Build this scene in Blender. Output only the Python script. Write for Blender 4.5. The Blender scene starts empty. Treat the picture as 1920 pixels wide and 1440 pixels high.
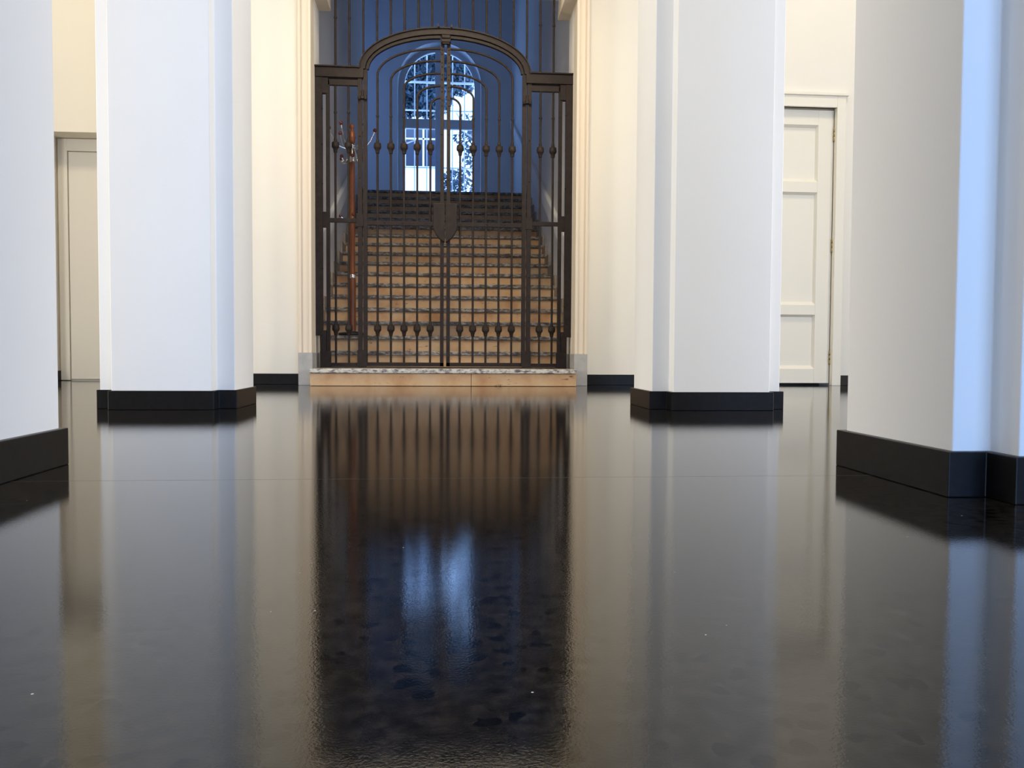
import bpy, math, random
from mathutils import Matrix, Vector

S = bpy.context.scene
C = S.collection
R = math.radians

# ------------------------------------------------------------------ camera
cd = bpy.data.cameras.new('camera')
cam = bpy.data.objects.new('camera', cd); C.objects.link(cam)
cd.sensor_width = 36.0; cd.lens = 1550.0 / 1920.0 * 36.0; cd.clip_start = 0.01; cd.clip_end = 300
YAW, PITCH, ROLL = 0.08255, 0.03888, 0.0055
F = Vector((math.sin(YAW) * math.cos(PITCH), math.cos(YAW) * math.cos(PITCH), -math.sin(PITCH)))
RT = Vector((math.cos(YAW), -math.sin(YAW), 0)); UP = RT.cross(F)
R2 = RT * math.cos(ROLL) + UP * math.sin(ROLL); U2 = UP * math.cos(ROLL) - RT * math.sin(ROLL)
M = Matrix((R2, U2, -F)).transposed().to_4x4(); M.translation = Vector((-0.009, 0, 0.26))
cam.matrix_world = M
S.camera = cam

# ------------------------------------------------------------------ world, lights, exposure
S.view_settings.view_transform = 'Standard'; S.view_settings.look = 'None'
S.view_settings.gamma = 1.0; S.view_settings.exposure = 0.0; S.view_settings.use_curve_mapping = False
S.cycles.use_denoising = True
S.cycles.max_bounces = 12; S.cycles.diffuse_bounces = 8; S.cycles.glossy_bounces = 6
S.cycles.sample_clamp_indirect = 6.0

W = bpy.data.worlds.new('overcast_sky'); S.world = W; W.use_nodes = True
wb = W.node_tree.nodes['Background']
wb.inputs['Color'].default_value = (0.27, 0.49, 1.0, 1); wb.inputs['Strength'].default_value = 6.5


def lamp(name, loc, power, col, size, target=None, size_y=None, spread=180):
    l = bpy.data.lights.new(name, 'AREA'); l.energy = power; l.color = col
    if size_y: l.shape = 'RECTANGLE'; l.size = size; l.size_y = size_y
    else: l.shape = 'DISK'; l.size = size
    l.spread = R(spread)
    o = bpy.data.objects.new(name, l); C.objects.link(o); o.location = loc
    if target:
        d = Vector(target) - Vector(loc); o.rotation_euler = d.to_track_quat('-Z', 'Y').to_euler()
    return o


WARM = (1.0, 0.86, 0.62)
lamp('added_spot_hall', (0, 2.4, 4.95), 10.5, (1.0, 0.85, 0.62), 0.5, (0, 8.4, 1.0), None, 37)  # unseen spot, added to light the gate and stairs
lamp('added_lamp_near', (0, 1.9, 5.12), 40, (1.0, 0.93, 0.80), 0.7)  # unseen soft lamp, added for the pillar fronts
lamp('assumed_lamp_rear', (0, 4.4, 5.12), 18, WARM, 0.6)  # unseen, assumed from the warm tone of the rear wall
lamp('assumed_lamp_rear_left', (-3.0, 4.75, 4.6), 62, WARM, 0.6)  # lamp out of view, assumed from the cream-lit left bay
lamp('assumed_lamp_rear_right', (3.0, 4.75, 4.6), 46, WARM, 0.6)  # likewise assumed over the right bay, out of view
# assumed daylight from behind the camera; added lamps at the sides and landing
lamp('assumed_daylight_hall', (0.9, -3.05, 1.25), 94, (0.38, 0.61, 1.0), 3.4, (0.9, 0, 1.25), 2.3)  # daylight assumed from the blue pillar corner; no glazed doors are built
lamp('side_fill_left', (-4.45, 2.50, 1.25), 152, (1.0, 0.95, 0.87), 1.5, (0, 2.8, 1.2), 2.3)  # added fill lamp before the solid wall, evens out the middle pillar fronts
lamp('side_fill_right', (4.45, 2.45, 1.25), 122, (1.0, 0.95, 0.87), 1.5, (0, 2.75, 1.2), 2.3)  # matching fill lamp, also added; the right wall has no opening here
lamp('landing_fill', (-2.45, 12.7, 4.3), 17, (0.15, 0.34, 1.0), 1.6, (0, 12.7, 4.0), 2.4)  # blue fill lamp added before the solid landing wall, brightens the window wall

# ------------------------------------------------------------------ materials
def mat(name, col, rough=0.6, metal=0.0, spec=0.5):
    m = bpy.data.materials.new(name); m.use_nodes = True
    b = m.node_tree.nodes['Principled BSDF']
    b.inputs['Base Color'].default_value = (*col, 1); b.inputs['Roughness'].default_value = rough
    b.inputs['Metallic'].default_value = metal; b.inputs['Specular IOR Level'].default_value = spec
    return m


def nodes(m): return m.node_tree.nodes, m.node_tree.links, m.node_tree.nodes['Principled BSDF']


def coord(m, scale=(1, 1, 1)):
    n, l, b = nodes(m)
    g = n.new('ShaderNodeNewGeometry'); mp = n.new('ShaderNodeMapping'); mp.inputs['Scale'].default_value = scale
    l.new(g.outputs['Position'], mp.inputs['Vector']); return mp.outputs['Vector']


def noise(m, vec, scale, detail=4, rough=0.55):
    n, l, b = nodes(m); t = n.new('ShaderNodeTexNoise')
    t.inputs['Scale'].default_value = scale; t.inputs['Detail'].default_value = detail
    t.inputs['Roughness'].default_value = rough; l.new(vec, t.inputs['Vector']); return t.outputs['Fac']


def ramp(m, fac, stops):
    n, l, b = nodes(m); r = n.new('ShaderNodeValToRGB'); e = r.color_ramp.elements
    while len(e) < len(stops): e.new(0.5)
    for i, (p, c) in enumerate(stops):
        e[i].position = p; e[i].color = (*c, 1) if len(c) == 3 else c
    l.new(fac, r.inputs['Fac']); return r.outputs['Color']


def mix(m, fac, a, b_):
    n, l, b = nodes(m); x = n.new('ShaderNodeMix'); x.data_type = 'RGBA'
    for s, v in ((0, fac), (6, a), (7, b_)):
        if hasattr(v, 'type'): l.new(v, x.inputs[s])
        else: x.inputs[s].default_value = v if s == 0 else (*v, 1)
    return x.outputs[2]


def bump(m, h, strength, dist=0.01):
    n, l, b = nodes(m); bp = n.new('ShaderNodeBump')
    bp.inputs['Strength'].default_value = strength; bp.inputs['Distance'].default_value = dist
    l.new(h, bp.inputs['Height']); l.new(bp.outputs['Normal'], b.inputs['Normal'])


def math_(m, op, a, b_=None):
    n, l, b = nodes(m); x = n.new('ShaderNodeMath'); x.operation = op
    for i, v in enumerate((a, b_)):
        if v is None: continue
        if hasattr(v, 'type'): l.new(v, x.inputs[i])
        else: x.inputs[i].default_value = v
    return x.outputs[0]


def setcol(m, c): n, l, b = nodes(m); l.new(c, b.inputs['Base Color'])


# painted plaster
m_wall = mat('white_plaster', (0.80, 0.79, 0.765), 0.85, spec=0.2)
v = coord(m_wall)
setcol(m_wall, ramp(m_wall, noise(m_wall, v, 1.3, 3), [(0.3, (0.785, 0.775, 0.75)), (0.7, (0.815, 0.805, 0.78))]))
bump(m_wall, noise(m_wall, v, 70, 3), 0.06, 0.004)
m_cream = mat('cream_plaster', (0.80, 0.75, 0.655), 0.85, spec=0.2)
v = coord(m_cream)
setcol(m_cream, ramp(m_cream, noise(m_cream, v, 1.1, 3), [(0.3, (0.785, 0.74, 0.645)), (0.7, (0.81, 0.765, 0.67))]))
bump(m_cream, noise(m_cream, v, 70, 3), 0.05, 0.004)
m_casing = mat('beige_casing_paint', (0.70, 0.60, 0.47), 0.75, spec=0.2)
m_stairwall = mat('stairwell_plaster', (0.74, 0.71, 0.67), 0.9, spec=0.2)
v = coord(m_stairwall); bump(m_stairwall, noise(m_stairwall, v, 60, 3), 0.06, 0.004)
m_door = mat('cream_door_paint', (0.80, 0.75, 0.63), 0.45, spec=0.4)
m_door_grey = mat('stone_white_door_paint', (0.74, 0.70, 0.62), 0.5, spec=0.4)
m_plinth = mat('grey_plinth_stone', (0.36, 0.35, 0.33), 0.6)
v = coord(m_plinth)
setcol(m_plinth, ramp(m_plinth, noise(m_plinth, v, 14, 5), [(0.3, (0.32, 0.31, 0.29)), (0.7, (0.40, 0.385, 0.36))]))

# polished black stone: skirting and floor
m_skirt = mat('black_skirting_stone', (0.012, 0.011, 0.011), 0.38, spec=0.25)
v = coord(m_skirt)
setcol(m_skirt, ramp(m_skirt, noise(m_skirt, v, 45, 5, 0.7), [(0.35, (0.002, 0.0018, 0.002)), (0.6, (0.006, 0.005, 0.005)), (0.8, (0.018, 0.015, 0.014))]))

m_floor = mat('polished_dark_terrazzo', (0.012, 0.011, 0.01), 0.08, spec=0.5)
m_floor.node_tree.nodes['Principled BSDF'].inputs['IOR'].default_value = 1.38
n_, l_, b_ = nodes(m_floor)
v = coord(m_floor)
base = ramp(m_floor, noise(m_floor, v, 55, 6, 0.65), [(0.32, (0.002, 0.0017, 0.0014)), (0.5, (0.0095, 0.0076, 0.006)), (0.72, (0.025, 0.020, 0.0155))])
vo = n_.new('ShaderNodeTexVoronoi'); vo.inputs['Scale'].default_value = 52; vo.inputs['Randomness'].default_value = 1.0
wv = n_.new('ShaderNodeVectorMath'); wv.operation = 'ADD'
nz = n_.new('ShaderNodeTexNoise'); nz.inputs['Scale'].default_value = 30; l_.new(v, nz.inputs['Vector'])
sc = n_.new('ShaderNodeVectorMath'); sc.operation = 'SCALE'; sc.inputs['Scale'].default_value = 0.03
l_.new(nz.outputs['Color'], sc.inputs[0]); l_.new(v, wv.inputs[0]); l_.new(sc.outputs[0], wv.inputs[1])
l_.new(wv.outputs[0], vo.inputs['Vector'])
sep = n_.new('ShaderNodeSeparateColor'); l_.new(vo.outputs['Color'], sep.inputs[0])
dark = math_(m_floor, 'MULTIPLY', math_(m_floor, 'GREATER_THAN', sep.outputs[0], 0.62), math_(m_floor, 'LESS_THAN', vo.outputs['Distance'], 0.42))
c1 = mix(m_floor, dark, base, (0.0006, 0.0006, 0.0007))
vs = n_.new('ShaderNodeTexVoronoi'); vs.inputs['Scale'].default_value = 42; l_.new(v, vs.inputs['Vector'])
sp = n_.new('ShaderNodeSeparateColor'); l_.new(vs.outputs['Color'], sp.inputs[0])
fleck = math_(m_floor, 'MULTIPLY', math_(m_floor, 'GREATER_THAN', sp.outputs[1], 0.90), math_(m_floor, 'LESS_THAN', vs.outputs['Distance'], 0.05))
c2 = mix(m_floor, fleck, c1, (0.55, 0.52, 0.46))
sy = n_.new('ShaderNodeSeparateXYZ'); l_.new(v, sy.inputs[0])
jy = math_(m_floor, 'PINGPONG', math_(m_floor, 'SUBTRACT', sy.outputs['Y'], 1.692), 1.155)
joint = math_(m_floor, 'LESS_THAN', jy, 0.0013)
c3 = mix(m_floor, joint, c2, (0.035, 0.03, 0.024))
setcol(m_floor, c3)
rr = n_.new('ShaderNodeMapRange'); rr.inputs['To Min'].default_value = 0.03; rr.inputs['To Max'].default_value = 0.075
l_.new(noise(m_floor, v, 9, 4), rr.inputs['Value'])
rg = math_(m_floor, 'ADD', rr.outputs[0], math_(m_floor, 'MULTIPLY', joint, 0.4))
l_.new(rg, b_.inputs['Roughness'])
bump(m_floor, noise(m_floor, v, 330, 2, 0.6), 0.042, 0.0015)

# wrought iron, wood, chrome, brass
m_iron = mat('brown_black_wrought_iron', (0.02, 0.015, 0.012), 0.55, 0.0, 0.2)
v = coord(m_iron)
setcol(m_iron, ramp(m_iron, noise(m_iron, v, 26, 4), [(0.3, (0.013, 0.008, 0.006)), (0.7, (0.025, 0.016, 0.0115))]))
bump(m_iron, noise(m_iron, v, 120, 2), 0.15, 0.002)
m_wood = mat('reddish_varnished_wood', (0.33, 0.095, 0.025), 0.32)
v = coord(m_wood, (30, 30, 2))
setcol(m_wood, ramp(m_wood, noise(m_wood, v, 1.5, 4), [(0.3, (0.12, 0.030, 0.008)), (0.7, (0.26, 0.075, 0.018))]))
m_redball = mat('dark_red_wood_knob', (0.14, 0.025, 0.014), 0.35)
m_chrome = mat('chrome', (0.8, 0.8, 0.82), 0.12, 1.0)
m_brass = mat('aged_brass', (0.32, 0.24, 0.10), 0.4, 0.9)
m_black = mat('black_rubber', (0.01, 0.01, 0.01), 0.6)

# stair stone
m_riser = mat('tan_limestone', (0.56, 0.40, 0.25), 0.6, spec=0.3)
v = coord(m_riser)
rc = ramp(m_riser, noise(m_riser, v, 5, 5), [(0.3, (0.42, 0.22, 0.10)), (0.5, (0.54, 0.34, 0.18)), (0.72, (0.58, 0.42, 0.26))])
vs2 = coord(m_riser, (3.5, 3.5, 16))
st = math_(m_riser, 'GREATER_THAN', noise(m_riser, vs2, 2.6, 6, 0.7), 0.645)
setcol(m_riser, mix(m_riser, st, rc, (0.16, 0.09, 0.05)))
m_tread = mat('stained_marble', (0.55, 0.53, 0.48), 0.5)
v = coord(m_tread, (6, 2, 14))
tc = ramp(m_tread, noise(m_tread, v, 3.2, 7, 0.7), [(0.38, (0.035, 0.03, 0.03)), (0.49, (0.13, 0.11, 0.10)), (0.58, (0.32, 0.29, 0.25)), (0.78, (0.52, 0.48, 0.42))])
setcol(m_tread, tc)
m_slab = mat('pale_veined_marble', (0.6, 0.57, 0.5), 0.45)
v = coord(m_slab, (7, 2, 16))
setcol(m_slab, ramp(m_slab, noise(m_slab, v, 3.0, 7, 0.7), [(0.36, (0.06, 0.05, 0.05)), (0.45, (0.26, 0.23, 0.21)), (0.52, (0.55, 0.51, 0.44)), (0.7, (0.66, 0.62, 0.54))]))
m_stepskirt = mat('stair_skirting_stone', (0.33, 0.26, 0.20), 0.6)
v = coord(m_stepskirt)
setcol(m_stepskirt, ramp(m_stepskirt, noise(m_stepskirt, v, 10, 4), [(0.3, (0.22, 0.17, 0.13)), (0.7, (0.38, 0.31, 0.24))]))
# outside
m_winpaint = mat('white_window_paint', (0.72, 0.73, 0.74), 0.5)
m_leaf = mat('dark_evergreen_leaf', (0.03, 0.055, 0.075), 0.6)
m_bark = mat('grey_bark', (0.30, 0.28, 0.26), 0.9)
m_facade = mat('pale_facade_render', (0.86, 0.86, 0.84), 0.9)
m_roof = mat('slate_roof', (0.12, 0.12, 0.13), 0.7)
m_darkglass = mat('dark_window_pane', (0.03, 0.035, 0.05), 0.1)
m_snow = mat('snow', (0.9, 0.9, 0.9), 0.8)
m_glass = bpy.data.materials.new('window_glass'); m_glass.use_nodes = True
gn, gl = m_glass.node_tree.nodes, m_glass.node_tree.links
gn.remove(gn['Principled BSDF'])
ga = gn.new('ShaderNodeBsdfTransparent'); gb = gn.new('ShaderNodeBsdfGlossy'); gb.inputs['Roughness'].default_value = 0.02
gm = gn.new('ShaderNodeMixShader'); gf = gn.new('ShaderNodeFresnel'); gf.inputs['IOR'].default_value = 1.45
gl.new(gf.outputs[0], gm.inputs[0]); gl.new(ga.outputs[0], gm.inputs[1]); gl.new(gb.outputs[0], gm.inputs[2])
gl.new(gm.outputs[0], gn['Material Output'].inputs['Surface'])


# ------------------------------------------------------------------ mesh helper
class MB:
    def __init__(s): s.v = []; s.f = []; s.sm = []

    def add(s, vs, fs, smooth=False):
        o = len(s.v); s.v += [tuple(p) for p in vs]
        s.f += [[i + o for i in f] for f in fs]; s.sm += [smooth] * len(fs); return s

    def box(s, x0, x1, y0, y1, z0, z1):
        x0, x1 = min(x0, x1), max(x0, x1); y0, y1 = min(y0, y1), max(y0, y1); z0, z1 = min(z0, z1), max(z0, z1)
        return s.add([(x0, y0, z0), (x1, y0, z0), (x1, y1, z0), (x0, y1, z0), (x0, y0, z1), (x1, y0, z1), (x1, y1, z1), (x0, y1, z1)],
                     [(3, 2, 1, 0), (4, 5, 6, 7), (0, 1, 5, 4), (1, 2, 6, 5), (2, 3, 7, 6), (3, 0, 4, 7)])

    def prism(s, poly, a, b, axis='y', smooth=False):
        n = len(poly)
        if axis == 'y': P = lambda p, t: (p[0], t, p[1])
        elif axis == 'z': P = lambda p, t: (p[0], p[1], t)
        else: P = lambda p, t: (t, p[0], p[1])
        vs = [P(p, a) for p in poly] + [P(p, b) for p in poly]
        fs = [list(range(n)), list(range(2 * n - 1, n - 1, -1))]
        s.add(vs, fs); o = len(s.v) - 2 * n
        s.f += [[o + i, o + n + i, o + n + (i + 1) % n, o + (i + 1) % n] for i in range(n)]; s.sm += [smooth] * n
        return s

    def band(s, outer, inner, y0, y1):
        # closed strip between two polylines with the same number of points, lying in XZ
        n = len(outer)
        vs = [(p[0], y0, p[1]) for p in outer] + [(p[0], y0, p[1]) for p in inner] + [(p[0], y1, p[1]) for p in outer] + [(p[0], y1, p[1]) for p in inner]
        fs = []
        for i in range(n - 1):
            fs += [[i, i + 1, n + i + 1, n + i], [2 * n + i, 3 * n + i, 3 * n + i + 1, 2 * n + i + 1],
                   [i, 2 * n + i, 2 * n + i + 1, i + 1], [n + i, n + i + 1, 3 * n + i + 1, 3 * n + i]]
        fs += [[0, n, 3 * n, 2 * n], [n - 1, 3 * n - 1, 4 * n - 1, 2 * n - 1]]
        return s.add(vs, fs)

    def tube(s, pts, r, n=8):
        pts = [Vector(p) for p in pts]; rings = []
        ref = None
        for i, p in enumerate(pts):
            d = (pts[min(i + 1, len(pts) - 1)] - pts[max(i - 1, 0)]).normalized()
            if ref is None: ref = d.orthogonal().normalized()
            ref = (ref - d * ref.dot(d)).normalized(); q = d.cross(ref)
            rad = r[i] if isinstance(r, (list, tuple)) else r
            rings.append([p + (ref * math.cos(2 * math.pi * k / n) + q * math.sin(2 * math.pi * k / n)) * rad for k in range(n)])
        vs = [v for ring in rings for v in ring]
        fs = [[i * n + k, i * n + (k + 1) % n, (i + 1) * n + (k + 1) % n, (i + 1) * n + k] for i in range(len(pts) - 1) for k in range(n)]
        s.add(vs, fs, True)
        return s.add([vs[k] for k in range(n)], [list(range(n))[::-1]]).add(vs[-n:], [list(range(n))])

    def lathe(s, prof, x, y, n=16, z=0.0):
        vs = [(x + r * math.cos(2 * math.pi * k / n), y + r * math.sin(2 * math.pi * k / n), z + h) for r, h in prof for k in range(n)]
        fs = [[i * n + k, i * n + (k + 1) % n, (i + 1) * n + (k + 1) % n, (i + 1) * n + k] for i in range(len(prof) - 1) for k in range(n)]
        s.add(vs, fs, True)
        return s.add(vs[:n], [list(range(n))[::-1]]).add(vs[-n:], [list(range(n))])

    def ball(s, c, r, n=10):
        prof = [(r * math.sin(math.pi * i / n) + 1e-4, -r * math.cos(math.pi * i / n)) for i in range(n + 1)]
        return s.lathe(prof, c[0], c[1], 12, c[2])

    def build(s, name, m, parent=None, bevel=0.0, origin=(0, 0, 0)):
        me = bpy.data.meshes.new(name)
        me.from_pydata([(p[0] - origin[0], p[1] - origin[1], p[2] - origin[2]) for p in s.v], [], s.f)
        me.polygons.foreach_set('use_smooth', s.sm)
        import bmesh
        bm = bmesh.new(); bm.from_mesh(me); bmesh.ops.recalc_face_normals(bm, faces=bm.faces); bm.to_mesh(me); bm.free()
        me.materials.append(m); me.update()
        o = bpy.data.objects.new(name, me); C.objects.link(o)
        if parent is not None: o.parent = parent
        else: o.location = origin
        if bevel:
            b = o.modifiers.new('bevel', 'BEVEL'); b.width = bevel; b.segments = 2; b.limit_method = 'ANGLE'
        return o


def tag(o, label, cat=None, group=None, kind=None):
    o['label'] = label
    if cat: o['category'] = cat
    if group: o['group'] = group
    if kind: o['kind'] = kind
    return o


def thing(name, loc, label, cat, group=None):
    o = bpy.data.objects.new(name, None); C.objects.link(o); o.location = loc; o.empty_display_size = 0.1
    return tag(o, label, cat, group)


def struct(o, label, cat): return tag(o, label, cat, None, 'structure')


HS = 0.083        # skirting height
CEIL = 5.2
YW = 6.50         # rear wall of the hall
YG = 6.55         # plane of the gate
ZT = 0.128        # top of the threshold
SW = 1.11         # half width of the stairwell
Y0, TR, RI, NS = 6.92, 0.264, 0.133, 17
ZL = ZT + NS * RI
YF = 13.9         # window wall on the landing

# ------------------------------------------------------------------ shell
struct(MB().box(-4.6, 4.6, -3.2, 7.3, -0.12, 0).build('floor', m_floor), 'polished black terrazzo floor mirroring the pillars and gate', 'floor')
struct(MB().box(-4.6, 4.6, -3.2, 7.3, CEIL, CEIL + 0.15).build('ceiling', m_wall), 'white hall ceiling above the pillars', 'ceiling')
w = MB()
w.box(-2.30, -1.0, YW, 6.75, 0, 6.6).box(1.0, 1.60, YW, 6.75, 0, 6.6).box(-1.0, 1.0, YW, 6.75, 3.1, 6.6)
w.box(1.60, 2.255, YW, 6.74, 0, CEIL).box(3.15, 4.6, YW, 6.74, 0, CEIL).box(2.255, 3.15, YW, 6.74, 2.235, CEIL)
w.box(-2.30, -2.12, 6.75, 7.3, 0, CEIL)
w.box(1.6, 4.6, 7.2, 7.3, 0, CEIL)
struct(w.build('wall_back', m_cream), 'cream rear wall around the iron gate', 'wall')
w = MB().box(-4.6, -3.205, 6.98, 7.3, 0, CEIL).box(-3.205, -2.30, 6.98, 7.3, 2.005, CEIL).box(-3.205, -2.30, 7.21, 7.3, 0, 2.005)
struct(w.build('wall_back_left', m_cream), 'cream wall with a door recess behind the left pillars', 'wall')
struct(MB().box(-4.75, -4.6, -3.2, 7.3, 0, CEIL).build('wall_left', m_wall), 'white wall on the left side of the hall', 'wall')
struct(MB().box(4.6, 4.75, -3.2, 7.3, 0, CEIL).build('wall_right', m_wall), 'white wall on the right side of the hall', 'wall')
struct(MB().box(-4.6, 0.3, -3.35, -3.2, 0, CEIL).box(2.9, 4.6, -3.35, -3.2, 0, CEIL).box(0.3, 2.9, -3.35, -3.2, 2.9, CEIL).build('wall_front', m_wall), 'white wall behind the viewer', 'wall')  # opening behind the camera is assumed, to let daylight in

# skirtings of the rear wall
struct(MB().box(-2.30, -1.095, YW - 0.014, YW, 0, HS).build('baseboard_back_left', m_skirt, bevel=0.002), 'black skirting on the wall left of the gate', 'baseboard')
struct(MB().box(1.095, 2.17, YW - 0.014, YW, 0, HS).build('baseboard_back_right', m_skirt, bevel=0.002), 'black skirting on the wall right of the gate', 'baseboard')
struct(MB().box(3.212, 4.6, YW - 0.014, YW, 0, HS).build('baseboard_right', m_skirt, bevel=0.002), 'short black skirting right of the panelled door', 'baseboard')
b = MB().box(-3.205, -3.191, 6.966, 7.21, 0, HS).box(-4.6, -3.191, 6.966, 6.98, 0, HS)
struct(b.build('baseboard_left', m_skirt, bevel=0.002), 'black skirting at the left recess', 'baseboard')

# gate surround: casing, grey plinths, corbels
YC = 6.345
for sg, nm, side in ((-1, 'trim_1', 'left'), (1, 'trim_2', 'right')):
    t = MB()
    t.box(sg * 1.0, sg * 1.095, YC, YW, 0.245, CEIL).box(sg * 1.0, sg * 1.02, YC - 0.012, YC, 0.245, CEIL).box(sg * 1.075, sg * 1.095, YC - 0.012, YC, 0.245, CEIL)
    o = struct(t.build(nm, m_casing, bevel=0.003), 'cream casing on the %s of the gate opening' % side, 'trim')
    MB().box(sg * 0.994, sg * 1.098, YC - 0.022, YW, 0, 0.245).box(sg * 0.994, sg * 1.0, YW, 6.75, 0.0, 0.245).build('plinth', m_plinth, o, bevel=0.003)
    c = MB().prism([(sg * 1.0, 2.945), (sg * 0.905, 2.945), (sg * 0.91, 3.1), (sg * 1.0, 3.1)], YC, 6.75)
    c.build('corbel', m_casing, o)

# pillars ------------------------------------------------------------
def notched(hx, qx, hy, qy, g=0.0):
    # oblong plan with all four corners cut back, grown by g
    hx, qx, hy, qy = hx + g, qx + g, hy + g, qy + g
    return [(-qx, -hy), (qx, -hy), (qx, -qy), (hx, -qy), (hx, qy), (qx, qy), (qx, hy), (-qx, hy), (-qx, qy), (-hx, qy), (-hx, -qy), (-qx, -qy)]


def pillar(x, y, hx, qx, g, label, hy=0.26, qy=0.18):
    t = thing('pillar', (x, y, 0), label, 'pillar', 'white notched hall pillars')
    MB().prism(notched(hx, qx, hy, qy), 0, CEIL, 'z').build('shaft', m_wall, t, bevel=0.003)
    MB().prism(notched(hx, qx, hy, qy, g), 0, HS, 'z').build('skirting', m_skirt, t, bevel=0.002)['label'] = 'black stone skirting around the pillar foot'


pillar(-1.229, 3.96, 0.291, 0.212, 0.011, 'white notched pillar standing left of the gate, whole front face in view')
pillar(1.247, 3.91, 0.302, 0.222, 0.015, 'white notched pillar standing right of the gate, in front of the cream panelled door')
pillar(-1.170, 1.750, 0.300, 0.220, 0.014, 'near white pillar cut off by the left edge of the photo')
pillar(1.222, 1.637, 0.302, 0.230, 0.016, 'near white pillar at the right edge of the photo with blue-lit corner', 0.278, 0.200)

# doors -------------------------------------------------------------
door = MB()
DY = 6.535; x0, x1 = 2.26, 3.135; z0, z1 = 0.018, 2.225
pans = [(0.135, 0.575), (0.655, 1.565), (1.650, 2.105)]
px0, px1 = 2.39, 3.008
door.box(x0, px0, DY, DY + 0.045, z0, z1).box(px1, x1, DY, DY + 0.045, z0, z1)
zz = [z0] + [q for p in pans for q in p] + [z1]
for i in range(0, len(zz), 2): door.box(px0, px1, DY, DY + 0.045, zz[i], zz[i + 1])
d1 = struct(door.build('door_1', m_door, bevel=0.0015), 'cream panelled door behind the right pillar', 'door')
for a, b in pans:
    m = MB(); m.box(px0, px1, DY + 0.028, DY + 0.04, a, b)
    m.prism([(DY + 0.002, a), (DY + 0.028, a + 0.026), (DY + 0.03, a)], px0, px1, 'x').prism([(DY + 0.002, b), (DY + 0.028, b - 0.018), (DY + 0.03, b)], px0, px1, 'x')
    m.prism([(px1, DY + 0.002), (px1 - 0.014, DY + 0.028), (px1, DY + 0.03)], a, b, 'z')
    m.build('panel', m_door, d1)
for z in (2.03, 1.135, 0.225):
    MB().lathe([(0.0085, -0.055), (0.0105, -0.053), (0.0105, -0.018), (0.008, -0.017), (0.0105, -0.016), (0.0105, 0.018), (0.008, 0.019), (0.0105, 0.02), (0.0105, 0.053), (0.006, 0.058)], x1 + 0.004, DY - 0.006, 10, z).build('hinge', m_brass, d1)['label'] = 'aged brass hinge'
t = MB().box(3.137, 3.21, YW - 0.02, YW + 0.03, 0, 2.325).box(2.185, 2.285, YW - 0.02, YW + 0.03, 0, 2.325).box(2.285, 3.137, YW - 0.02, YW + 0.03, 2.235, 2.325)
t.box(2.165, 3.228, YW - 0.035, YW, 2.325, 2.347)
struct(t.build('trim_3', m_door, bevel=0.003), 'cream frame around the panelled door', 'trim')
d2 = struct(MB().box(-3.112, -2.36, 7.192, 7.206, 0.012, 1.895).build('door_2', m_door_grey, bevel=0.002), 'plain pale door set in the recess on the left', 'door')
t = MB().box(-3.19, -3.117, 7.180, 7.21, 0.004, 2.0).box(-3.117, -2.35, 7.180, 7.21, 1.90, 2.0)
struct(t.build('trim_4', m_door_grey, bevel=0.002), 'plain frame around the pale recessed door', 'trim')

# threshold ----------------------------------------------------------
th = thing('stone_threshold', (0, 6.5, 0), 'tan stone step with a marble top below the iron gate', 'step')
th_o = (0, -6.5, 0)


def local(mb, dx=0, dy=0, dz=0):
    mb.v = [(p[0] - dx, p[1] - dy, p[2] - dz) for p in mb.v]; return mb


local(MB().box(-0.992, 0.195, 6.20, 6.75, 0.002, 0.096), 0, 6.5).build('riser_block', m_riser, th, bevel=0.002)
local(MB().box(0.198, 0.992, 6.20, 6.75, 0.002, 0.096), 0, 6.5).build('riser_block', m_riser, th, bevel=0.002)
local(MB().box(-0.993, 0.993, 6.178, Y0 - 0.002, 0.096, ZT), 0, 6.5).build('marble_slab', m_slab, th, bevel=0.006)['label'] = 'stained grey marble slab'

# staircase ----------------------------------------------------------
sc_ = thing('staircase', (0, Y0, 0), 'tan stone staircase climbing behind the iron gate to the arched window', 'staircase')
for k in range(1, NS + 1):
    y = Y0 + (k - 1) * TR; zt = ZT + k * RI; zb = ZT + (k - 1) * RI if k > 1 else 0.0
    yb = y + TR + 0.02 if k < NS else y + 0.2
    st_ = local(MB().box(-SW + 0.004, SW - 0.004, y, yb, zb, zt - 0.034), 0, Y0).build('step', m_riser, sc_)
    local(MB().box(-SW + 0.004, SW - 0.004, y - 0.024, yb - 0.02, zt - 0.034, zt), 0, Y0).build('tread_slab', m_tread, st_, bevel=0.006)
for sg in (-1, 1):
    m = MB()
    for k in range(1, NS + 1):
        y = Y0 + (k - 1) * TR; zt = ZT + k * RI
        m.box(sg * (SW - 0.022), sg * (SW - 0.003), y - 0.05, y + TR - 0.05, zt - 0.12, zt + 0.10)
    local(m, 0, Y0).build('stepped_skirting', m_stepskirt, sc_)['label'] = 'brown-grey stone skirting stepping up the wall'

# stairwell ----------------------------------------------------------
HW = 6.6
struct(MB().box(-1.45, -SW, 6.75, 11.3, 0, HW).box(-2.6, -1.45, 11.1, 11.3, 0, HW).build('wall_stair_left', m_stairwall), 'grey plaster wall left of the stairs', 'wall')
struct(MB().box(SW, 1.45, 6.75, YF, 0, HW).build('wall_stair_right', m_stairwall), 'grey plaster wall right of the stairs', 'wall')
struct(MB().box(-2.75, -2.6, 11.1, YF, 0, HW).build('wall_landing_left', m_stairwall), 'wall at the left end of the stair landing', 'wall')
struct(MB().box(-2.6, SW, 11.34, YF, ZL - 0.25, ZL).build('floor_landing', m_tread), 'stone landing at the top of the stairs', 'floor')
struct(MB().box(-2.75, 1.45, 6.75, YF, HW, HW + 0.15).build('ceiling_stair', m_wall), 'ceiling over the stairs', 'ceiling')

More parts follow.
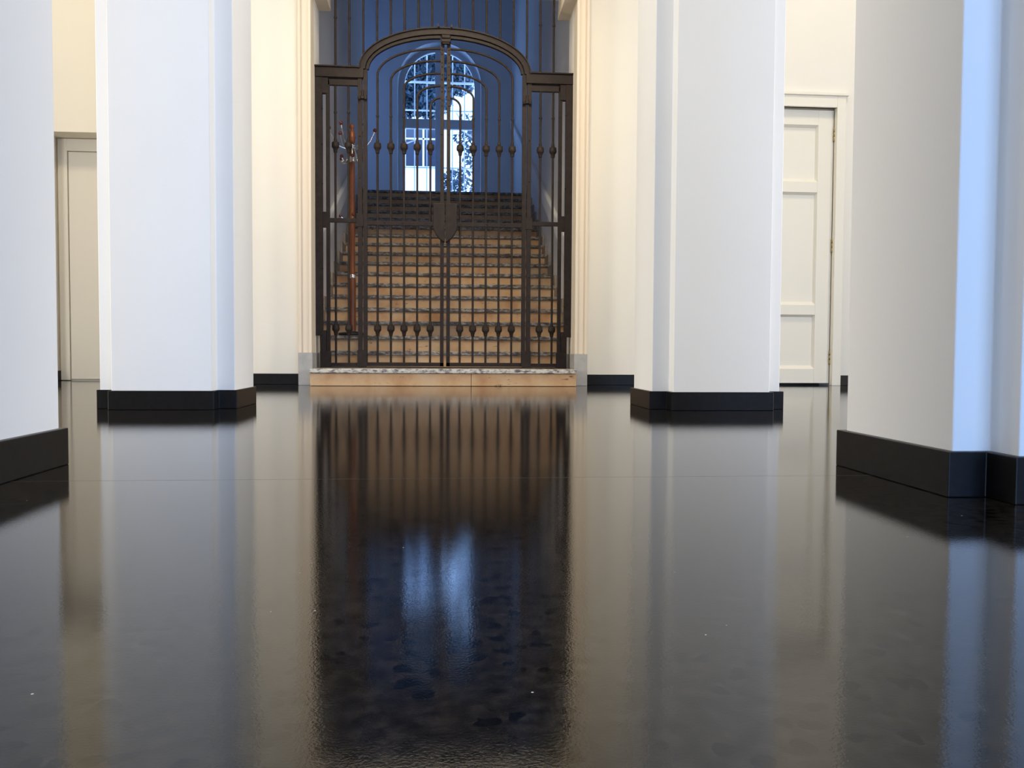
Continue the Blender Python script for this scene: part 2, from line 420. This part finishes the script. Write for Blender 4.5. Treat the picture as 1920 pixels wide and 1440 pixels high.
for sg, nm, ye, side in ((-1, 'trim_5', 11.3, 'left'), (1, 'trim_6', 13.6, 'right')):
    f_ = lambda y: 1.590 + 0.447 * (y - 8.43)
    pts = [(7.0, f_(7.0) - 0.01), (ye, f_(ye) - 0.01), (ye, f_(ye) + 0.145), (7.0, f_(7.0) + 0.165)]
    struct(MB().prism(pts, sg * (SW - 0.045), sg * SW, 'x').build(nm, m_wall, bevel=0.01), 'pale sloping ledge along the %s stair wall' % side, 'trim')

# arched window wall
WX = -0.088; RO, RG = 0.695, 0.576; ZS = 4.665; SILL = 2.75


def arc(cx, cz, r, a0, a1, n=14): return [(cx + r * math.cos(R(a0 + (a1 - a0) * i / n)), cz + r * math.sin(R(a0 + (a1 - a0) * i / n))) for i in range(n + 1)]


w = MB()
w.prism([(-2.75, 0), (WX, 0), (WX, SILL), (WX - RO, SILL)] + arc(WX, ZS, RO, 180, 90) + [(WX, HW), (-2.75, HW)], YF, YF + 0.45)
w.prism([(1.45, 0), (1.45, HW), (WX, HW)] + arc(WX, ZS, RO, 90, 0) + [(WX + RO, SILL), (WX, SILL), (WX, 0)], YF, YF + 0.45)
struct(w.build('wall_window', m_stairwall), 'plaster wall with an arched window above the stairs', 'wall')
fr = MB(); yf0, yf1 = YF + 0.25, YF + 0.32
ZT1, ZT2, ZSG = 4.01, 4.165, 4.70
outer = [(WX - RO, SILL)] + arc(WX, ZS, RO, 180, 0, 28) + [(WX + RO, SILL)]
RG = 0.588
inner = [(WX - RG, SILL + 0.06)] + arc(WX, ZSG, RG, 180, 0, 28) + [(WX + RG, SILL + 0.06)]
fr.band(outer, inner, yf0, yf1).box(WX - RO, WX + RO, yf0, yf1, SILL, SILL + 0.06)
win = struct(fr.build('window_1', m_winpaint, bevel=0.004), 'tall arched window glowing blue above the stairs', 'window')
rv = MB().band([(WX - RO, SILL)] + arc(WX, ZS, RO, 180, 0, 28) + [(WX + RO, SILL)], [(WX - RO + 0.008, SILL)] + arc(WX, ZS, RO - 0.008, 180, 0, 28) + [(WX + RO - 0.008, SILL)], YF - 0.012, yf0)
rv.build('reveal_lining', m_winpaint, win)
MB().box(WX - 0.073, WX + 0.073, yf0 - 0.02, yf1, SILL + 0.06, ZSG + RG - 0.005).build('mullion', m_winpaint, win, bevel=0.006)
MB().box(WX - RG, WX - 0.073, yf0 - 0.015, yf1, ZT1, ZT2).box(WX + 0.073, WX + RG, yf0 - 0.015, yf1, ZT1, ZT2).build('transom', m_winpaint, win, bevel=0.006)
MB().prism([(WX - RG, SILL + 0.06)] + arc(WX, ZSG, RG, 180, 0, 28) + [(WX + RG, SILL + 0.06)], yf0 + 0.045, yf0 + 0.049).build('glass', m_glass, win)
# outer glazing bars standing on the outside of the wall, open to the sky
for sg in (-1, 1):
    yo = YF + 0.62
    g = MB()
    for x in (0.22, 0.43):
        g.box(WX + sg * x - 0.009, WX + sg * x + 0.009, yo, yo + 0.03, SILL, 5.35)
    for z, h in ((4.90, 0.016), (4.42, 0.010), (4.24, 0.010), (3.44, 0.010)):
        g.box(WX + sg * 0.02, WX + sg * 0.70, yo + 0.002, yo + 0.028, z - h, z + h)
    g.build('outer_bars', m_winpaint, win)

# ------------------------------------------------------------------ iron gate
gate = thing('iron_gate', (0, YG, ZT), 'wrought iron double gate with an arched top across the foot of the stairs', 'gate')


def gb(mb, name, parent=gate, m=m_iron, bevel=0.0):
    # meshes are written in world metres and stored relative to the gate's base
    return local(mb, 0, YG, ZT).build(name, m, parent, bevel)


def ell(a, bb, cz, t0, t1, n=28): return [(a * math.cos(R(t0 + (t1 - t0) * i / n)), cz + bb * math.sin(R(t0 + (t1 - t0) * i / n))) for i in range(n + 1)]


ZSP = 2.432
KN = [(0.0085, -0.062), (0.014, -0.058), (0.014, -0.050), (0.018, -0.030), (0.027, -0.020), (0.029, -0.013), (0.029, 0.004), (0.026, 0.010), (0.029, 0.015), (0.022, 0.022), (0.014, 0.026), (0.011, 0.045), (0.0085, 0.058)]


def knob(mb, x, z): return mb.lathe(KN, x, YG, 12, z)


# fixed frame: outer posts, heads and arch
for sg in (-1, 1):
    p = MB().box(sg * 1.0, sg * 0.945, YG - 0.025, YG + 0.02, 0.378, 2.36)
    p.box(sg * 0.965, sg * 0.92, YG - 0.02, YG + 0.02, ZT, 0.42).box(sg * 0.95, sg * 0.915, YG - 0.015, YG + 0.015, 1.215, 1.335).box(sg * 0.95, sg * 0.90, YG - 0.02, YG + 0.02, 2.24, 2.36)
    p.box(sg * 0.965, sg * 0.885, YG - 0.03, YG + 0.02, ZT, 0.255)
    for z in (0.62, 0.9, 1.55, 1.85, 2.12): p.lathe([(0.001, -0.007), (0.007, -0.004), (0.007, 0.004), (0.001, 0.007)], sg * 0.945, YG - 0.025, 8, z)
    gb(p, 'wall_post', bevel=0.002)
    h = MB().box(sg * 1.0, sg * 0.63, YG - 0.03, YG + 0.03, 2.362, 2.436).box(sg * 1.012, sg * 0.655, YG - 0.042, YG + 0.035, 2.436, 2.447)
    gb(h, 'head_rail', bevel=0.002)
a = MB().band(ell(0.662, 0.327, ZSP, 180, 0, 40), ell(0.617, 0.283, ZSP, 180, 0, 40), YG - 0.028, YG + 0.028)
a.band(ell(0.668, 0.334, ZSP, 180, 0, 40), ell(0.660, 0.325, ZSP, 180, 0, 40), YG - 0.04, YG + 0.035)
gb(a, 'arch_rail')
gb(MB().box(-0.925, 0.925, YG - 0.022, YG + 0.022, ZT, ZT + 0.010), 'floor_strip')
gb(MB().box(-0.034, 0.040, YG - 0.055, YG - 0.028, 2.645, 2.690).box(-0.030, 0.036, YG - 0.065, YG - 0.028, 2.672, 2.700).box(-0.026, 0.032, YG - 0.05, YG - 0.028, 2.632, 2.648), 'stop_block', bevel=0.006)
# hook-like clips at the crown
for x in (-0.055, 0.045): gb(MB().box(x - 0.006, x + 0.006, YG - 0.04, YG - 0.02, 2.755, 2.79), 'crown_clip')

# side panels
for sg in (-1, 1):
    s_ = MB().box(sg * 0.918, sg * 0.890, YG - 0.014, YG + 0.014, ZT + 0.012, 2.345).box(sg * 0.675, sg * 0.641, YG - 0.016, YG + 0.016, ZT + 0.012, 2.432)
    s_.box(sg * 0.918, sg * 0.641, YG - 0.014, YG + 0.014, 2.305, 2.350).box(sg * 0.918, sg * 0.641, YG - 0.014, YG + 0.014, ZT + 0.012, 0.168)
    s_.box(sg * 0.918, sg * 0.641, YG - 0.012, YG + 0.012, 1.256, 1.288).box(sg * 0.685, sg * 0.632, YG - 0.02, YG + 0.02, 1.225, 1.315)
    for z in (0.5, 0.85, 1.60, 1.92, 2.2): s_.lathe([(0.001, -0.006), (0.006, -0.004), (0.006, 0.004), (0.001, 0.006)], sg * 0.66, YG - 0.016, 8, z)
    sp_ = gb(s_, 'side_panel', bevel=0.0015)
    for x in (0.847, 0.747):
        m = MB().tube([(sg * x, YG, 0.16), (sg * x, YG, 2.31)], 0.0088, 10)
        knob(knob(m, sg * x, 1.852), sg * x, 0.440)
        m.lathe([(0.0088, -0.01), (0.0115, -0.006), (0.0115, 0.006), (0.0088, 0.01)], sg * x, YG, 10, 2.10)
        gb(m, 'bar', sp_)
    hb = MB().lathe([(0.012, 0), (0.012, 0.07)], sg * 0.638, YG - 0.012, 10, 2.20).box(sg * 0.672, sg * 0.605, YG - 0.03, YG + 0.015, 2.205, 2.222)
    hb.lathe([(0.009, 0), (0.014, 0.01), (0.009, 0.03)], sg * 0.662, YG - 0.03, 10, 2.195).lathe([(0.009, 0), (0.014, 0.01), (0.009, 0.03)], sg * 0.614, YG - 0.03, 10, 2.195)
    gb(hb, 'top_hinge')
    gb(MB().box(sg * 0.680, sg * 0.606, YG - 0.034, YG + 0.02, ZT + 0.012, 0.268), 'foot_hinge', bevel=0.004)

# leaves
XB = (0.525, 0.422, 0.320, 0.218, 0.116)
ZTOP = (2.612, 2.518, 2.422, 2.326, 2.235)
BB = (0.222, 0.165, 0.122, 0.092, 0.072)
for sg in (-1, 1):
    l = MB()
    l.box(sg * 0.635, sg * 0.603, YG - 0.016, YG + 0.016, ZT + 0.014, ZSP)
    l.box(sg * 0.010, sg * 0.039, YG - 0.014, YG + 0.014, ZT + 0.014, 2.685)
    l.box(sg * 0.635, sg * 0.010, YG - 0.014, YG + 0.014, ZT + 0.014, 0.172)
    l.box(sg * 0.603, sg * 0.039, YG - 0.013, YG + 0.013, 1.240, 1.275)
    t0, t1 = (180, 93.5) if sg < 0 else (0, 86.5)
    l.band(ell(0.613, 0.277, ZSP, t0, t1, 24), ell(0.590, 0.255, ZSP, t0, t1, 24), YG - 0.016, YG + 0.016)
    for z in (2.60, 2.565, 2.50, 2.47, 2.41, 2.37, 2.31, 2.28, 2.215, 2.17, 1.95, 1.60): l.lathe([(0.001, -0.005), (0.005, -0.003), (0.005, 0.003), (0.001, 0.005)], sg * 0.026, YG - 0.015, 8, z)
    for x in (0.33, 0.47): l.lathe([(0.001, -0.006), (0.006, -0.004), (0.006, 0.004), (0.001, 0.006)], sg * x, YG - 0.013, 8, 1.257)
    lf = gb(l, 'gate_leaf', bevel=0.0015)
    for i, x in enumerate(XB):
        zt, bb = ZTOP[i], BB[i]; aa = x - 0.03
        pts = [(sg * x, YG, 0.165), (sg * x, YG, zt - bb)]
        pts += [(sg * (0.03 + aa * math.cos(R(q))), YG, zt - bb + bb * math.sin(R(q))) for q in range(6, 91, 6)]
        m = MB().tube(pts, 0.0088, 10); knob(knob(m, sg * x, 1.852), sg * x, 0.440)
        m.lathe([(0.0088, -0.01), (0.0115, -0.006), (0.0115, 0.006), (0.0088, 0.01)], sg * x, YG, 10, 2.08)
        gb(m, 'bar', lf)
    # half of the heart-shaped lock case
    case = MB().box(sg * 0.003, sg * 0.092, YG - 0.040, YG + 0.03, 1.256, 1.415)
    gb(case, 'lock_case', lf, bevel=0.006)
    pts = [(sg * 0.003, 1.26), (sg * 0.040, 1.262), (sg * 0.062, 1.285), (sg * 0.090, 1.288), (sg * 0.094, 1.24), (sg * 0.088, 1.205), (sg * 0.070, 1.17), (sg * 0.045, 1.140), (sg * 0.018, 1.118), (sg * 0.003, 1.110)]
    e = MB().prism(pts, YG - 0.046, YG + 0.02)
    gb(e, 'lock_plate', lf, bevel=0.005)
# tall bars of the grille above the gate
for i in range(17):
    x = -0.845 + i * 0.1058
    zb = 2.44 if abs(x) > 0.655 else ZSP + 0.327 * math.sqrt(max(0, 1 - (x / 0.662) ** 2)) - 0.01
    m = MB().tube([(x, YG, zb), (x, YG, 3.10)], 0.0085, 10)
    if abs(x) > 0.7: m.lathe([(0.0085, -0.01), (0.0115, -0.006), (0.0115, 0.006), (0.0085, 0.01)], x, YG, 10, 2.82)
    gb(m, 'overhead_bar')

# ------------------------------------------------------------------ coat stand on the second step
CX, CY, CZ = -0.800, 7.285, ZT + 2 * RI
cs = thing('coat_stand', (CX, CY, CZ), 'reddish wooden coat stand with chrome hooks standing behind the left gate panel', 'coat stand')


def cb(mb, name, m, parent=cs, bevel=0.0): return mb.build(name, m, parent, bevel)


cb(MB().lathe([(0.118, 0.0), (0.122, 0.006), (0.122, 0.016), (0.114, 0.024), (0.06, 0.030), (0.034, 0.036)], 0, 0, 28), 'base', m_black)['label'] = 'flat black round base'
pole = cb(MB().lathe([(0.030, 0.03), (0.031, 0.06), (0.030, 0.47), (0.028, 0.50)], 0, 0, 18).lathe([(0.027, 0.52), (0.025, 0.56), (0.0235, 1.40), (0.021, 1.64)], 0, 0, 18), 'pole', m_wood)
cb(MB().lathe([(0.029, 0.495), (0.031, 0.50), (0.031, 0.518), (0.028, 0.525)], 0, 0, 18), 'collar', m_chrome)
cb(MB().lathe([(0.012, 1.64), (0.024, 1.66), (0.031, 1.70), (0.027, 1.74), (0.014, 1.76), (0.010, 1.768), (0.019, 1.782), (0.021, 1.795), (0.014, 1.812), (0.002, 1.818)], 0, 0, 18), 'finial', m_wood)
cb(MB().lathe([(0.024, 1.49), (0.030, 1.50), (0.030, 1.53), (0.024, 1.54)], 0, 0, 18), 'hook_ring', m_chrome)
cb(MB().lathe([(0.024, 1.60), (0.028, 1.605), (0.028, 1.63), (0.024, 1.64)], 0, 0, 18), 'hook_ring', m_chrome)
for j in range(6):
    an = R(8 + j * 60); dx, dy = math.cos(an), math.sin(an)
    up = [(0.02, 1.62), (0.06, 1.605), (0.11, 1.625), (0.155, 1.68), (0.185, 1.745), (0.192, 1.765)]
    a = cb(MB().tube([(r * dx, r * dy, z) for r, z in up], 0.0055, 8), 'hook', m_chrome)
    cb(MB().ball((0.195 * dx, 0.195 * dy, 1.775), 0.017), 'knob', m_redball, a)
    an = R(38 + j * 60); dx, dy = math.cos(an), math.sin(an)
    lo = [(0.02, 1.60), (0.035, 1.56), (0.045, 1.51), (0.065, 1.485), (0.09, 1.49), (0.10, 1.515)]
    a = cb(MB().tube([(r * dx, r * dy, z) for r, z in lo], 0.007, 8), 'hook', m_chrome)
    cb(MB().ball((0.103 * dx, 0.103 * dy, 1.527), 0.016), 'knob', m_redball, a)
for j in range(4):
    an = R(10 + j * 90); dx, dy = math.cos(an), math.sin(an)
    a = cb(MB().tube([(0.02 * dx, 0.02 * dy, 1.0), (0.06 * dx, 0.06 * dy, 0.995), (0.095 * dx, 0.095 * dy, 1.02)], 0.0055, 8), 'hook', m_chrome)
    cb(MB().ball((0.10 * dx, 0.10 * dy, 1.03), 0.014), 'knob', m_redball, a)

# ------------------------------------------------------------------ outside the arched window
struct(MB().box(-14, 14, 14.4, 46, -0.3, 0).build('ground', m_snow), 'pale ground outside the arched window', 'ground')
hs = thing('house', (0, 28, 0), 'pale house with dark panes seen through the arched window', 'house')
MB().box(-10, 10, 0, 7, 0, 12.5).build('facade', m_facade, hs)
MB().prism([(-0.5, 12.5), (7.5, 12.5), (3.5, 15.5)], -10.4, 10.4, 'x').build('roof', m_roof, hs)
for i in range(6):
    x = -10.05 + i * 2.9
    for z in (3.2, 6.35, 9.4):
        f = MB().band([(x, z), (x, z + 1.55), (x + 1.3, z + 1.55), (x + 1.3, z), (x, z)], [(x + .07, z + .07), (x + .07, z + 1.48), (x + 1.23, z + 1.48), (x + 1.23, z + .07), (x + .07, z + .07)], -0.05, 0.02)
        f.box(x + .62, x + .68, -0.045, 0.02, z + .07, z + 1.48).box(x + .07, x + 1.23, -0.045, 0.02, z + 0.95, z + 1.0)
        f_o = f.build('window', m_winpaint, hs)
        MB().box(x + .03, x + 1.27, -0.02, -0.01, z + .03, z + 1.52).build('pane', m_darkglass, f_o)


def tree(loc, h, crown, nleaf, size, seed, label):
    rnd = random.Random(seed)
    t = thing('tree', loc, label, 'tree', 'trees outside the arched window')
    m = MB().tube([(0, 0, 0), (0.05, 0, h * 0.35), (-0.04, 0.03, h * 0.7), (0.02, 0, h)], [0.16, 0.13, 0.09, 0.03], 9)
    br = []
    for q in range(14):
        z = h * (0.35 + 0.6 * rnd.random()); an = rnd.random() * 6.283; L = 0.5 + rnd.random() * 0.9
        e = (math.cos(an) * L, math.sin(an) * L, z + 0.35 + rnd.random() * 0.4)
        m.tube([(0, 0, z), (e[0] * .5, e[1] * .5, z + 0.25), e], [0.04, 0.028, 0.012], 6)
    m.build('trunk', m_bark, t)
    lf = MB()
    for q in range(nleaf):
        c = crown[rnd.randrange(len(crown))]
        while True:
            p = [rnd.uniform(-1, 1) for _ in range(3)]
            if sum(x * x for x in p) <= 1: break
        P = Vector((c[0] + p[0] * c[3], c[1] + p[1] * c[4], c[2] + p[2] * c[5]))
        d = Vector((rnd.uniform(-1, 1), rnd.uniform(-1, 1), rnd.uniform(-1, 1))).normalized(); e = d.orthogonal().normalized()
        s = size * rnd.uniform(0.6, 1.4)
        lf.add([P - d * s, P + e * s * .45, P + d * s, P - e * s * .45], [(0, 1, 2, 3)])
    lf.build('foliage', m_leaf, t)


tree((-1.9, 21.0, 0), 9.6, [(0.7, 0, 7.0, 0.9, 1.0, 0.65), (1.35, 0, 6.75, 0.8, 0.9, 0.5), (1.6, 0, 7.6, 1.2, 1.1, 0.9), (2.2, 0.2, 7.35, 0.6, 1.0, 0.6), (1.2, 0, 8.2, 1.6, 1.2, 0.9), (2.3, 0.2, 8.8, 1.4, 1.2, 0.9), (0.8, -0.1, 6.5, 0.7, 0.6, 0.45), (1.5, -0.1, 6.5, 0.6, 0.6, 0.45)], 15000, 0.075, 3, 'tall dense dark tree filling the top of the arched window')
tree((0.95, 20.0, 0), 5.7, [(-0.15, 0, 4.6, 0.5, 0.5, 0.7), (-0.3, 0, 5.5, 0.45, 0.4, 0.5), (-0.75, 0, 4.3, 0.35, 0.3, 0.3)], 800, 0.07, 8, 'small leafy tree in the lower right pane of the arched window')
